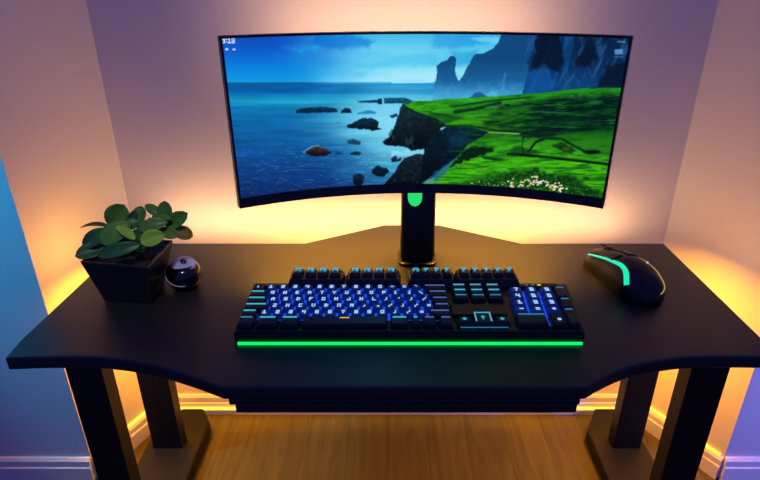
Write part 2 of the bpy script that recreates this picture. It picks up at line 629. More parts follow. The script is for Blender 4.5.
rock([(296, 110), (305, 108), (312, 107), (326, 107), (337, 109), (338, 112), (318, 113), (296, 113)], (14, 44, 72), (24, 66, 92), 1.5)
rock([(341, 111), (345, 108), (350, 109), (352, 113), (341, 113)], (10, 34, 58), (20, 54, 80), 1)
rock([(357, 101), (375, 100), (380, 100), (381, 103), (360, 102.6)], (16, 60, 92), (24, 78, 110), 1)
rock([(378, 99), (382, 98.5), (382, 104), (378, 104)], (10, 36, 56), (20, 56, 80), 1)
rock([(384, 98), (404, 97.5), (414, 101), (410, 103.5), (384, 103.5)], (18, 84, 112), (30, 100, 128), 1)
lerp((40, 138, 190), poly([(357, 113), (368, 110), (376, 112), (375, 114), (357, 114)], 1, 1) * 0.9)
rock([(347, 126), (355, 121), (364, 118), (375, 119), (379, 122), (378, 127), (370, 130), (358, 129), (347, 128)], (10, 30, 44), (22, 58, 76))
rock([(366, 127), (374, 126), (382, 129), (372, 131)], (8, 24, 36), (14, 34, 48), 1)
rock([(347, 140), (354, 139), (361, 142), (360, 145), (348, 144)], (22, 72, 98), (44, 110, 140), 1)
rock([(350, 153), (357, 151), (362, 153), (358, 155), (350, 154.5)], (12, 40, 60), (24, 62, 84), 1)
rock([(333, 152), (338, 151), (344, 154), (336, 155)], (20, 74, 110), (30, 90, 124), 1)
lerp((120, 190, 220), line([(304, 152), (312, 147), (318, 146)], 1.2) * 0.6)
rock([(305, 152), (313, 147), (318, 146), (326, 149), (332, 152), (328, 155), (318, 156.5), (308, 155)], (16, 12, 10), (92, 66, 44), 1.5)
rock([(372, 169), (378, 165), (381, 167), (387, 168), (389, 172), (383, 177), (377, 176), (372, 173)], (8, 22, 34), (20, 44, 58), 2.5)
rock([(354, 175), (360, 173), (365, 177), (363, 184), (356, 186), (353, 182)], (8, 16, 26), (30, 56, 76), 2.5)
rock([(391, 158), (396, 155), (402, 157), (401, 161), (392, 162)], (14, 40, 62), (28, 66, 92), 2)
lerp((60, 130, 180), ell(338.5, 123, 2, 0.8) * 0.6)
rock([(389, 116), (396, 113), (399, 116), (392, 118)], (22, 76, 118), (28, 90, 134), 1.5)
# headland cliff of dark rock below the green
rock([(383, 141), (389, 137), (392, 133), (395, 125), (399, 115), (402, 104), (410, 103), (425, 112), (440, 118), (440, 150), (412, 150), (401, 146), (392, 146), (384, 145)], (10, 22, 24), (34, 62, 66), 3)
tx = fbm(0.3, 0.12, 61, 4)
cm = poly([(383, 141), (395, 125), (402, 104), (440, 116), (440, 150), (400, 148)], 1, 3)
lerp((44, 78, 84), cm * sst(0.58, 0.74, tx) * 0.7)
lerp((140, 210, 236), poly([(395, 154), (412, 151), (424, 149), (424, 152), (408, 155), (398, 159)], 1.2, 2) * 0.85)
rock([(384, 184), (392, 176), (399, 165), (405, 158), (416, 154), (426, 155), (432, 168), (428, 190), (384, 190)], (8, 14, 18), (30, 50, 58), 2.5)
rk = poly([(384, 186), (399, 165), (405, 158), (426, 155), (440, 190), (384, 190)], 1, 3)
lerp((52, 78, 92), rk * sst(0.6, 0.75, fbm(0.4, 0.4, 71, 4)) * 0.6)
# hazy sea stacks and mountains
mt = ramp([(34, (24, 84, 134)), (60, (24, 86, 134)), (80, (36, 108, 160)), (92, (70, 158, 204)), (102, (96, 190, 224))], PY + 6 * WOB[1])
lerp(mt, poly([(431, 101), (434, 96), (433.5, 88), (436, 80), (437, 70), (436.5, 66), (441, 62), (447, 60), (450, 56), (454, 55.5), (456, 58), (456, 64), (455, 70), (456, 76), (459, 81), (463, 76), (466, 69), (470, 64), (471, 60), (475, 54), (484, 53), (492, 49), (498, 43), (502, 34), (545, 33), (545, 104), (431, 104)], 0.6, 1.5))
lerp((30, 92, 140), poly([(468, 99), (475, 93), (480, 92), (488, 97), (486, 100)], 1, 1.5) * 0.8)
lerp((110, 200, 232), poly([(486, 94), (497, 90), (497, 97), (488, 96)], 2, 3) * 0.6)
lerp((80, 165, 208), line([(498, 96), (503, 88), (505, 74)], 1.0, 1.5) * 0.5)
# dark cliff to the right
dk = ramp([(33, (12, 40, 72)), (60, (14, 50, 92)), (80, (18, 70, 124)), (100, (20, 84, 140))], PY)
lerp(dk, poly([(538, 33), (640, 33), (640, 104), (521, 104), (523, 90), (528, 74), (527, 62), (533, 48)], 0.8, 2.5))
st = fbm(0.28, 0.06, 31, 4, PX + PY * 0.45)
cm2 = poly([(526, 36), (640, 33), (640, 104), (522, 104)], 1.5, 3)
lerp((54, 116, 168), cm2 * sst(0.54, 0.74, st) * 0.55)
st2 = fbm(0.35, 0.08, 131, 3, PX - PY * 0.3)
lerp((40, 92, 140), cm2 * sst(0.58, 0.75, st2) * 0.5)
lerp((10, 26, 46), poly([(540, 34), (560, 34), (564, 58), (560, 74), (545, 66), (530, 70)], 2, 5) * 0.8)
lerp((10, 26, 46), poly([(586, 44), (594, 36), (597, 56), (590, 66), (575, 66)], 2, 5) * 0.8)
lerp((10, 24, 40), poly([(606, 66), (630, 60), (630, 90), (596, 88)], 3, 5) * 0.8)
lerp((22, 92, 160), poly([(562, 36), (576, 34), (570, 60), (564, 78)], 2, 4) * 0.5)
lerp((24, 100, 170), poly([(528, 70), (546, 66), (556, 84), (540, 96), (524, 96)], 3, 5) * 0.6)
# green land
gr = ramp([(88, (40, 140, 30)), (100, (56, 164, 24)), (112, (52, 150, 24)), (130, (36, 112, 24)), (145, (60, 160, 14)), (165, (72, 182, 6)), (185, (60, 160, 6)), (205, (40, 120, 10))], PY)
n1 = fbm(0.10, 0.35, 51, 4, PX + PY * 1.2)
gr = gr * (0.72 + 0.5 * n1)[..., None]
gm = poly([(403, 106), (415, 101), (428, 101), (445, 99), (470, 98), (500, 96), (521, 94), (545, 93), (566, 90), (585, 88), (640, 87), (640, 215), (500, 215), (424, 184), (438, 165), (446, 152), (470, 140), (455, 130), (436, 120), (416, 112)], 0.7, 1.0)
lerp(gr, gm)
# darker right hand slopes
lerp((14, 70, 36), poly([(530, 108), (560, 97), (590, 96), (640, 95), (640, 130), (560, 128), (525, 124)], 4, 6) * 0.92 * gm)
dkn = fbm(0.05, 0.3, 77, 4, PX + PY * 2.0)
lerp((10, 46, 30), gm * sst(0.52, 0.66, dkn) * sst(480, 540, PX) * (1 - sst(130, 140, PY)) * 0.85)
lerp((40, 150, 20), line([(500, 98), (540, 95), (570, 91.5), (620, 90)], 1.3, 1.2) * 0.8)
for pts, w in [(((424, 106), (445, 108), (470, 104), (500, 100), (530, 97)), 0.9), (((455, 112), (475, 109), (500, 103)), 1.6), (((500, 108), (530, 104), (556, 102)), 0.9),
               (((540, 122), (565, 112), (585, 106), (624, 104)), 1.6), (((575, 126), (600, 116), (624, 110)), 1.6), (((430, 113), (462, 119), (500, 122), (530, 118)), 0.6)]:
    lerp((8, 40, 24), line(pts, w, 1.1) * 0.8 * gm)
lerp((96, 130, 130), poly([(485, 107), (503, 104), (508, 106), (497, 108), (486, 110)], 1, 2) * 0.7)
lerp((10, 16, 16), ell(507, 105, 3, 1.4) * 0.9)
lerp((70, 180, 16), poly([(405, 105), (420, 102), (440, 104), (455, 108), (436, 112), (416, 110)], 1, 1.5) * 0.7)
lerp((10, 34, 14), line([(404, 106), (415, 112), (436, 119), (444, 124)], 0.8) * 0.8)
lerp((90, 190, 14), poly([(446, 124), (470, 116), (500, 112), (530, 116), (520, 128), (490, 130), (460, 129)], 3, 4) * 0.6)
# black road line and gully
rock([(412, 112), (420, 113), (436, 120), (446, 125), (436, 132), (428, 142), (425, 149), (414, 147)], (8, 16, 18), (26, 48, 54), 2.5)
rock([(424, 150), (432, 136), (446, 127), (470, 127), (488, 132), (480, 138), (468, 145), (458, 156), (444, 168), (430, 180), (421, 182)], (8, 14, 20), (12, 42, 58), 1.2)
lerp((24, 88, 116), ell(459, 140, 10, 7, 0.9) * 0.5)
lerp((44, 110, 170), poly([(422, 184), (436, 172), (452, 160), (456, 158), (447, 172), (436, 184), (424, 186)], 1.2, 2) * 0.75)
lerp((120, 170, 130), poly([(420, 185), (428, 179), (434, 178), (434, 186)], 1.5, 1) * 0.7)
lerp((8, 30, 12), poly([(452, 164), (464, 150), (474, 146), (490, 147), (494, 151), (480, 156), (462, 162), (450, 168)], 1.2, 4) * 0.9)
lerp((14, 44, 18), poly([(480, 156), (495, 157), (506, 160), (496, 161), (484, 159)], 1, 1) * 0.8)
lerp((16, 50, 16), line([(424, 130), (440, 126), (470, 126), (500, 131), (528, 132), (545, 130)], 1.0, 0.8) * 0.9)
lerp((190, 200, 150), line([(489, 132.5), (505, 133), (522, 134)], 0.5, 0.5) * 0.8)
lerp((10, 36, 24), poly([(520, 133), (545, 128), (560, 127), (620, 118), (622, 126), (570, 133), (540, 138), (522, 138)], 1.2, 2) * 0.85)
lerp((40, 120, 22), poly([(560, 138), (600, 130), (624, 128), (620, 156), (590, 156)], 3, 3) * 0.7)
lerp((8, 26, 12), line([(528, 152), (536, 142), (546, 138), (562, 139), (576, 147), (588, 153), (598, 152)], 1.1, 1.0) * 0.9)
lerp((20, 60, 14), poly([(552, 146), (562, 142), (575, 150), (572, 154), (560, 150)], 1, 2) * 0.9)
lerp((150, 90, 20), ell(566, 149, 3.5, 1.0) * 0.7)
lerp((8, 26, 12), ell(592, 152, 9, 2.2) * 0.85)
lerp((24, 60, 20), poly([(508, 150), (518, 146), (540, 152), (528, 156), (512, 155)], 1.5, 4) * 0.7)
lerp((6, 20, 10), line([(508, 154), (545, 157), (580, 161), (622, 166)], 1.4, 0.9) * 0.92)
lerp((12, 40, 10), line([(524, 136), (522, 146), (524, 154)], 0.6, 0.6) * 0.8)
lerp((18, 40, 14), ell(536, 170, 3.4, 2.4) * 0.9)
lerp((18, 50, 14), ell(586, 178.5, 3.6, 1.6) * 0.85)
# dark folds running up the right hand slope
for k in range(9):
    x0 = 470 + 14 * k
    y0 = 128 - 1.2 * k
    lerp((5, 34, 22), line([(x0, y0), (x0 + 26, y0 - 6 + 2 * math.sin(k)), (x0 + 50, y0 - 13), (x0 + 76, y0 - 17)], 0.7 + 0.9 * ((k * 7) % 3) / 2, 1.2) * 0.55 * gm * sst(470, 520, PX))
    lerp((40, 124, 40), line([(x0 + 4, y0 + 2.5), (x0 + 30, y0 - 4), (x0 + 54, y0 - 10.5)], 0.5, 0.8) * 0.4 * gm)
slope = poly([(500, 106), (530, 100), (560, 96), (640, 94), (640, 132), (560, 132), (520, 130), (480, 126)], 5, 4) * gm
fold = fbm(0.035, 0.28, 141, 4, PX + PY * 2.4)
lerp((6, 38, 26), slope * (0.25 + 0.65 * sst(0.42, 0.58, fold)))
lerp((36, 128, 40), slope * sst(0.60, 0.74, fbm(0.05, 0.4, 147, 3, PX + PY * 2.4)) * 0.8)
lerp((46, 150, 30), line([(505, 97.5), (540, 94.5), (570, 91), (622, 90)], 1.2, 1.0) * 0.8 * gm)
lerp((20, 96, 20), gm * sst(0.55, 0.7, fbm(0.06, 0.45, 151, 3, PX + PY * 1.4)) * 0.6)
# meadow streaks
ms = fbm(0.06, 0.7, 83, 3, PX + PY * 0.5)
mead = poly([(440, 176), (470, 160), (510, 156), (560, 160), (624, 168), (612, 215), (480, 215), (430, 186)], 2, 2)
lerp((104, 206, 6), mead * sst(0.52, 0.7, ms) * 0.6)
lerp((20, 84, 12), mead * sst(0.55, 0.75, fbm(0.05, 0.5, 87, 3, PX + PY)) * 0.5)
# flower bank
fb = poly([(462, 183), (485, 178), (515, 170), (545, 172), (572, 176), (592, 188), (606, 195), (606, 210), (520, 200), (470, 188)], 2, 5)
fn = fbm(0.5, 0.6, 101, 2)
lerp((10, 48, 16), fb * 0.75)
lerp((50, 140, 16), fb * sst(0.55, 0.7, fn) * 0.8)
fr = np.random.default_rng(5)
for k in range(70):
    t = fr.random()
    x = 509 + 55 * t + fr.normal(0, 1.5)
    y = 183 + 5 * math.sin(t * 9) * 0.4 + fr.normal(0, 2.8) + t * 2
    lerp((250, 236, 214) if fr.random() > 0.3 else (242, 200, 170), ell(x, y, 0.9 + 0.5 * fr.random(), 0.75, 0.5) * 0.95)
for k in range(24):
    lerp((210, 220, 190), ell(470 + 36 * fr.random(), 181 + 8 * fr.random(), 0.7, 0.6, 0.5) * 0.6)
# desktop clock and icons in the corners of the picture
DIG = {'9': ('111', '101', '111', '001', '111'), ':': ('0', '1', '0', '1', '0'), '1': ('010', '110', '010', '010', '111'), '0': ('111', '101', '101', '101', '111')}
cx = 222.0
for ch in '9:10':
    for r, row in enumerate(DIG[ch]):
        for c, v in enumerate(row):
            if v == '1':
                lerp((225, 235, 250), ell(cx + 0.5 + c * 1.05, 37.9 + r * 1.2, 0.6, 0.7, 0.35) * 0.98)
    cx += 1.05 * len(DIG[ch][0]) + 0.75
lerp((200, 225, 245), ell(226.8, 49.3, 1.7, 1.1, 0.4)); lerp((200, 225, 245), ell(234, 49.5, 1.8, 0.8, 0.4))
lerp((120, 150, 190), line([(618, 41.5), (625, 42)], 0.7, 0.5) * 0.8)
lerp((90, 150, 205), poly([(614.5, 49.5), (623, 49), (623, 54), (615, 54.5)], 0.5)); lerp((90, 130, 170), line([(614, 56.5), (623, 57)], 0.5, 0.5) * 0.7)

IMG = np.clip(IMG, 0, 255) / 255.0
IMG = np.clip(IMG ** 1.18 * 1.05, 0, 1)
LIN = np.where(IMG <= 0.04045, IMG / 12.92, ((IMG + 0.055) / 1.055) ** 2.4)
verts = np.stack([Xw, Yw, Zg], -1).reshape(-1, 3) - np.array(monitor.location)
idx = np.arange(NU * NV).reshape(NV, NU)
quads = np.stack([idx[:-1, :-1], idx[:-1, 1:], idx[1:, 1:], idx[1:, :-1]], -1).reshape(-1, 4)
sm = bpy.data.meshes.new('screen')
sm.from_pydata(verts.tolist(), [], quads.tolist())
ca = sm.color_attributes.new('picture', 'FLOAT_COLOR', 'POINT')
ca.data.foreach_set('color', np.concatenate([LIN.reshape(-1, 3), np.ones((NU * NV, 1))], 1).astype(np.float32).ravel())
ms_ = bpy.data.materials.new('lit_screen')
ms_.use_nodes = True
nt = ms_.node_tree
pb = nt.nodes['Principled BSDF']
pb.inputs['Base Color'].default_value = (0.004, 0.004, 0.004, 1)
pb.inputs['Roughness'].default_value = 0.35
pb.inputs['Specular IOR Level'].default_value = 0.2
at = nt.nodes.new('ShaderNodeAttribute')
at.attribute_name = 'picture'
nt.links.new(at.outputs['Color'], pb.inputs['Emission Color'])
pb.inputs['Emission Strength'].default_value = 0.95
sm.materials.append(ms_)
so = bpy.data.objects.new('screen', sm)
COL.objects.link(so)
so.parent = monitor
so['label'] = 'lit screen showing a green coast, sea rocks and a small clock'

# ------------------------------------------------------------------ keyboard
kb = tag(empty('keyboard', (0.035, 0.87, DZ)), 'black full-size keyboard with blue-lit keys and a green light strip along its front', 'keyboard')
KZ = DZ + 0.020                                   # deck height
base_pts = [(-0.256, 0.788), (0.326, 0.788), (0.331, 0.792), (0.346, 0.948), (0.341, 0.953), (-0.256, 0.953), (-0.261, 0.948), (-0.260, 0.793)]
obj('body', slab(base_pts, DZ + 0.0044, KZ), M['plastic'], kb, 0.003)
for x in (-0.22, 0.29):
    for y in (0.81, 0.93):
        obj('rubber_foot', slab(sup(x, y, 0.018, 0.008, 4), DZ, DZ + 0.0042), M['plastic'], kb)
tag(obj('light_strip', box(-0.252, 0.326, 0.7835, 0.7875, DZ + 0.0004, DZ + 0.0042), M['green'], kb), 'glowing green strip')
# blue back-lit plates beneath the keys
obj('backlight_plate', slab([(-0.226, 0.828), (0.092, 0.828), (0.095, 0.936), (-0.222, 0.936)], KZ, KZ + 0.0012), M['backlight'], kb)
obj('backlight_plate', slab([(0.222, 0.812), (0.300, 0.812), (0.305, 0.925), (0.228, 0.925)], KZ, KZ + 0.0012), M['backlight'], kb)
rim = bmesh.new()                                  # raised frame round the keys
add_box(rim, -0.256, 0.327, 0.789, 0.797, KZ, KZ + 0.004)
add_prism(rim, [(0.315, 0.797), (0.331, 0.797), (0.343, 0.950), (0.327, 0.950)], KZ, KZ + 0.004)
add_box(rim, 0.225, 0.327, 0.937, 0.951, KZ, KZ + 0.005)
add_box(rim, -0.258, -0.186, 0.941, 0.951, KZ, KZ + 0.005)
add_box(rim, 0.112, 0.208, 0.838, 0.878, KZ, KZ + 0.006)
obj('frame', rim, M['plastic'], kb, 0.0015)

FONT = {
    'A': '757', }
F5 = {k: v.split() for k, v in {
    'A': '010 101 111 101 101', 'B': '110 101 110 101 110', 'C': '111 100 100 100 111', 'D': '110 101 101 101 110', 'E': '111 100 110 100 111',
    'F': '111 100 110 100 100', 'G': '111 100 101 101 111', 'H': '101 101 111 101 101', 'I': '111 010 010 010 111', 'J': '001 001 001 101 111',
    'K': '101 101 110 101 101', 'L': '100 100 100 100 111', 'M': '101 111 111 101 101', 'N': '111 101 101 101 101', 'O': '111 101 101 101 111',
    'P': '111 101 111 100 100', 'Q': '111 101 101 111 001', 'R': '110 101 110 101 101', 'S': '111 100 111 001 111', 'T': '111 010 010 010 010',
    'U': '101 101 101 101 111', 'V': '101 101 101 101 010', 'W': '101 101 111 111 101', 'X': '101 101 010 101 101', 'Y': '101 101 010 010 010',
    'Z': '111 001 010 100 111', '0': '111 101 101 101 111', '1': '010 110 010 010 111', '2': '111 001 111 100 111', '3': '111 001 111 001 111',
    '4': '101 101 111 001 001', '5': '111 100 111 001 111', '6': '111 100 111 101 111', '7': '111 001 010 010 010', '8': '111 101 111 101 111',
    '9': '111 101 111 001 111', '-': '000 000 111 000 000', '=': '000 111 000 111 000', '[': '110 100 100 100 110', ']': '011 001 001 001 011',
    ';': '010 000 010 010 100', "'": '010 010 000 000 000', ',': '000 000 010 010 100', '.': '000 000 000 011 011', '/': '001 001 010 100 100',
    '\\': '100 100 010 001 001', '`': '100 010 000 000 000', '^': '010 111 010 010 010', 'v': '010 010 010 111 010', '<': '000 010 111 010 000',
    '>': '000 010 111 010 000', '+': '000 010 111 010 000', '*': '101 010 111 010 101', '|': '010 010 010 010 010'}.items()}


def legend_bm(cx, cy, z, text, size):
    bm = bmesh.new()
    px = size / 3.4
    tot = len(text) * 3 * px + (len(text) - 1) * px * 0.8
    x0 = cx - tot / 2
    for ch in text:
        g = F5.get(ch, F5['|'])
        for r, row in enumerate(g):
            c = 0
            while c < len(row):
                if row[c] == '1':
                    e = c
                    while e < len(row) and row[e] == '1': e += 1
                    xa, xb = x0 + c * px, x0 + e * px
                    ya = cy + (2.5 - r) * px * 0.92
                    add_box(bm, xa, xb, ya - px, ya, z, z + 0.0005)
                    c = e
                else:
                    c += 1
        x0 += px * 3.8
    return bm


def keycap(cx, cy, w, d, h, z, shear=0.0):
    """tapered cap with a soft top edge; shear follows the slight fan of the rows"""
    bm = bmesh.new()
    g = 0.0012
    levels = [(0, g, 0), (h * 0.8, 0.0026, 0.0004), (h, 0.0042, 0.0004)]
    rings = []
    for zz, ins, back in levels:
        x0, x1, y0, y1 = cx - w / 2 + ins, cx + w / 2 - ins, cy - d / 2 + ins * 1.1 - back, cy + d / 2 - ins
        rings.append([bm.verts.new((x + shear * (y - cy), y, z + zz + (0.0014 if (zz == h and y > cy) else 0))) for x, y in ((x0, y0), (x1, y0), (x1, y1), (x0, y1))])
    bm.faces.new(rings[0][::-1]); bm.faces.new(rings[-1])
    for a, b in zip(rings[:-1], rings[1:]):
        for i in range(4):
            bm.faces.new((a[i], a[(i + 1) % 4], b[(i + 1) % 4], b[i]))
    return bm


def key(name, cx, cy, w, d, material, text=None, lm='legend', size=0.0085, h=0.0105, z=None, bar=None, label=None):
    z = KZ + 0.002 if z is None else z
    k = obj(name, keycap(cx, cy, w, d, h, z), material, kb)
    if label: k['label'] = label
    zt = z + h + 0.0004
    if text:
        obj('legend', legend_bm(cx, cy, zt + 0.0006, text, size), M[lm], k)
    if bar:                                        # reflected highlight put on the cap's rear edge as a glowing bar
        obj('legend', box(cx - w / 2 + 0.005, cx + w / 2 - 0.005, cy + d / 2 - 0.0085, cy + d / 2 - 0.0045, zt + 0.001, zt + 0.0016), M[bar], k)
    return k


rowsY = [0.923, 0.901, 0.8785, 0.8565, 0.835]      # centres of the five rows, rear to front
PITCHX = 0.0227
texts = ['1234567890-=`', 'QWERTYUIOP[]\\', "ASDFGHJKL;'", 'ZXCVBNM,./', '1234567890']
first = [-0.219, -0.212, -0.207, -0.2, -0.214]
edge_x = -0.256
for r, (yy, tx_) in enumerate(zip(rowsY, texts)):
    d = 0.0208
    x0 = first[r]
    n = len(tx_)
    if r >= 2:
        tx_ = (tx_ + ';/=-')[:13 if r != 4 else 13]
        n = len(tx_)
    if r > 0:
        # wide dark key of the left column
        xe = edge_x
        key('key', (xe + x0 - PITCHX / 2) / 2 + 0.0, yy, (x0 - PITCHX / 2) - xe, d, M['key_black'], bar='legend_cyan')
    else:
        key('key', -0.243, yy, 0.024, d, M['key_black'], '1', 'legend', 0.004)
    for i, ch in enumerate(tx_):
        xx = x0 + i * PITCHX
        if xx > 0.082: break
        key('key', xx, yy, PITCHX - 0.0016, d - 0.001, M['key'], ch, 'legend', 0.0074)
    # wide key of the right column
    xs = min(x0 + (i if xx > 0.082 else n) * PITCHX - PITCHX / 2, 0.08)
    key('key', (xs + 0.111) / 2, yy, 0.111 - xs, d, M['key_black'], bar='legend_lav')
by = 0.8105
for a, b, bar in [(-0.256, -0.226, 'legend_blue'), (-0.2235, -0.187, 'legend_cyan'), (-0.184, -0.150, 'legend_cyan'), (-0.146, 0.0, None), (0.003, 0.036, 'legend_cyan'), (0.039, 0.055, 'legend_cyan'), (0.058, 0.083, 'legend_lav'), (0.086, 0.111, 'legend_lav')]:
    k = key('key', (a + b) / 2, by, b - a, 0.027, M['key_black'], bar=bar)
    if bar is None:
        k['label'] = 'long black space bar with a small amber light'
        obj('legend', box(-0.082, -0.066, by + 0.004, by + 0.0065, KZ + 0.0138, KZ + 0.0142), M['legend_amber'], k)

# function keys in four raised housings along the rear
fn = 1
for x0, x1, n in ((-0.187, -0.088, 4), (-0.077, 0.020, 4), (0.042, 0.126, 4), (0.134, 0.248, 5)):
    hs = hexa([(x0 - 0.006, 0.936, KZ), (x1 + 0.006, 0.936, KZ), (x1 + 0.006, 0.986, KZ), (x0 - 0.006, 0.986, KZ)],
              [(x0, 0.944, KZ + 0.017), (x1, 0.944, KZ + 0.017), (x1, 0.983, KZ + 0.017), (x0, 0.983, KZ + 0.017)])
    obj('function_key_housing', hs, M['plastic'], kb, 0.002)
    w = (x1 - x0 - 0.004) / n
    for i in range(n):
        key('function_key', x0 + 0.002 + (i + 0.5) * w, 0.9655, w, 0.026, M['key_black'], 'F%d' % fn if fn < 10 else 'F', 'legend_cyan', 0.006 if fn < 10 else 0.007, 0.007, KZ + 0.0172, bar='legend_cyan')
        fn += 1
# navigation block
nav = [['1', '2', '3'], ['4', '5', '6'], ['7', '8', '9']]
for r, yy in enumerate((0.927, 0.908, 0.889)):
    for c in range(3):
        key('navigation_key', 0.133 + c * 0.0315, yy, 0.030, 0.0185, M['key_black'], bar='legend_cyan' if r < 2 else 'legend_blue')
# arrow cluster: framed middle key between two small ones
ay = 0.817
k = key('arrow_key', 0.162, ay, 0.034, 0.034, M['key_black'], '^', 'legend_cyan', 0.008)
fr_ = bmesh.new()
zt = KZ + 0.0145
for a in ((0.148, 0.176, 0.8295, 0.832), (0.148, 0.1505, 0.804, 0.832), (0.1735, 0.176, 0.804, 0.832)):
    add_box(fr_, *a, zt, zt + 0.0006)
obj('legend', fr_, M['legend_cyan'], k)
key('arrow_key', 0.130, ay - 0.004, 0.027, 0.022, M['key_black'], '<', 'legend_cyan', 0.009)
key('arrow_key', 0.194, ay - 0.004, 0.027, 0.022, M['key_black'], '>', 'legend_cyan', 0.009)
obj('light_bar', box(0.122, 0.203, 0.7985, 0.8002, KZ + 0.0045, KZ + 0.0055), M['legend_blue'], kb)
# number pad
num = ['789', '456', '123', '-=+']
for r, yy in enumerate((0.913, 0.8905, 0.868, 0.8455)):
    for c in range(3):
        key('number_pad_key', 0.238 - 0.002 * r * 0.7 + c * 0.0285, yy, 0.0262, 0.0206, M['key'], num[r][c], 'legend', 0.0085)
key('number_pad_key', 0.246, 0.816, 0.055, 0.034, M['key_black'], bar='legend_blue')
key('number_pad_key', 0.2895, 0.816, 0.0285, 0.034, M['key_black'], '.', 'legend', 0.01)
for y0, y1 in ((0.888, 0.925), (0.852, 0.885), (0.799, 0.849)):
    key('number_pad_key', 0.318 + (y0 - 0.84) * 0.06, (y0 + y1) / 2, 0.023, y1 - y0, M['key_black'], bar='legend_blue')
ind = bmesh.new()
for x in (0.240, 0.262, 0.274):
    add_box(ind, x, x + 0.006, 0.942, 0.945, KZ + 0.005, KZ + 0.0055)
obj('indicator', ind, M['legend_blue'], kb)
obj('indicator', box(0.286, 0.292, 0.941, 0.946, KZ + 0.005, KZ + 0.0056), M['legend_amber'], kb)['label'] = 'amber indicator light'

# ------------------------------------------------------------------ mouse
F0, R0 = Vector((0.450, 1.078)), Vector((0.500, 0.909))
mouse = tag(empty('mouse', (0.468, 0.995, DZ)), 'black computer mouse with a curved teal light line on the desk by the right wall', 'mouse')
axis = (F0 - R0)
LEN = axis.length
axis.normalize()
side = Vector((axis.y, -axis.x))                  # to the right of the mouse


def itp(tab, t):
    return float(np.interp(t, [a for a, _ in tab], [b for _, b in tab]))


def smooth_itp(tab, t):
    return sum(itp(tab, min(1, max(0, t + d))) for d in (-0.05, -0.025, 0, 0.025, 0.05)) / 5


WTAB = [(0, 0.006), (0.03, 0.025), (0.1, 0.038), (0.25, 0.0455), (0.45, 0.0445), (0.65, 0.041), (0.85, 0.0405), (0.95, 0.039), (1, 0.035)]
HTAB = [(0, 0.008), (0.04, 0.024), (0.12, 0.040), (0.3, 0.055), (0.45, 0.058), (0.65, 0.053), (0.85, 0.044), (0.95, 0.038), (1, 0.032)]


def S(t, phi, off=0.0):
    """mouse surface; t 0 rear .. 1 front, phi 0 right edge .. pi left edge"""
    w, h = smooth_itp(WTAB, t) + off, smooth_itp(HTAB, t) + off
    c, s = math.cos(phi), math.sin(phi)
    e = 2.6
    x = w * math.copysign(abs(c) ** (2 / e), c)
    z = h * abs(s) ** (2 / e)
    lo = 0.003
    p = R0 + axis * (t * LEN) + side * x
    return Vector((p.x, p.y, DZ + lo + max(0, z)))


def loft(t0, t1, p0, p1, off0, off1, nt_=30, np_=26, pad=True):
    bm = bmesh.new()
    g0 = [[bm.verts.new(S(t0 + (t1 - t0) * i / nt_, p0 + (p1 - p0) * j / np_, off1)) for j in range(np_ + 1)] for i in range(nt_ + 1)]
    g1 = [[bm.verts.new(S(t0 + (t1 - t0) * i / nt_, p0 + (p1 - p0) * j / np_, off0)) for j in range(np_ + 1)] for i in range(nt_ + 1)]
    for i in range(nt_):
        for j in range(np_):
            bm.faces.new((g0[i][j], g0[i][j + 1], g0[i + 1][j + 1], g0[i + 1][j]))
            bm.faces.new((g1[i][j], g1[i + 1][j], g1[i + 1][j + 1], g1[i][j + 1]))
    for i in range(nt_):
        bm.faces.new((g0[i][0], g0[i + 1][0], g1[i + 1][0], g1[i][0]))
        bm.faces.new((g0[i][-1], g1[i][-1], g1[i + 1][-1], g0[i + 1][-1]))
    for j in range(np_):
        bm.faces.new((g0[0][j], g1[0][j], g1[0][j + 1], g0[0][j + 1]))
        bm.faces.new((g0[-1][j], g0[-1][j + 1], g1[-1][j + 1], g1[-1][j]))
    return bm


mb = bmesh.new()
NT, NP = 44, 32
g = [[mb.verts.new(S(i / NT, PI * j / NP)) for j in range(NP + 1)] for i in range(NT + 1)]
for i in range(NT):
    for j in range(NP):
        mb.faces.new((g[i][j], g[i][j + 1], g[i + 1][j + 1], g[i + 1][j]))
low = [[mb.verts.new((v.co.x, v.co.y, DZ)) for v in (g[i][0], g[i][-1])] for i in range(NT + 1)]
for i in range(NT):
    mb.faces.new((g[i][0], g[i + 1][0], low[i + 1][0], low[i][0]))
    mb.faces.new((g[i][-1], low[i][1], low[i + 1][1], g[i + 1][-1]))
    mb.faces.new((low[i][0], low[i + 1][0], low[i + 1][1], low[i][1]))
mb.faces.new([g[-1][j] for j in range(NP + 1)] + [low[-1][1], low[-1][0]])
mb.faces.new([g[0][j] for j in range(NP, -1, -1)] + [low[0][0], low[0][1]])
obj('body', mb, M['mouse'], mouse, smooth=True)
obj('button', loft(0.56, 1.0, 0.50, PI / 2 - 0.10, 0.0, 0.0022), M['mouse'], mouse, smooth=True)
obj('button', loft(0.56, 1.0, PI / 2 + 0.10, 2.2, 0.0, 0.0022), M['mouse'], mouse, smooth=True)
wc = S(0.86, PI / 2)
wh = bmesh.new()
bmesh.ops.create_cone(wh, cap_ends=True, segments=24, radius1=0.010, radius2=0.010, depth=0.006,
                      matrix=Matrix.Translation(wc - Vector((0, 0, 0.003))) @ Matrix.Rotation(math.atan2(side.y, side.x), 4, 'Z') @ Matrix.Rotation(PI / 2, 4, 'Y'))
obj('scroll_wheel', wh, M['plastic'], mouse, 0.001)


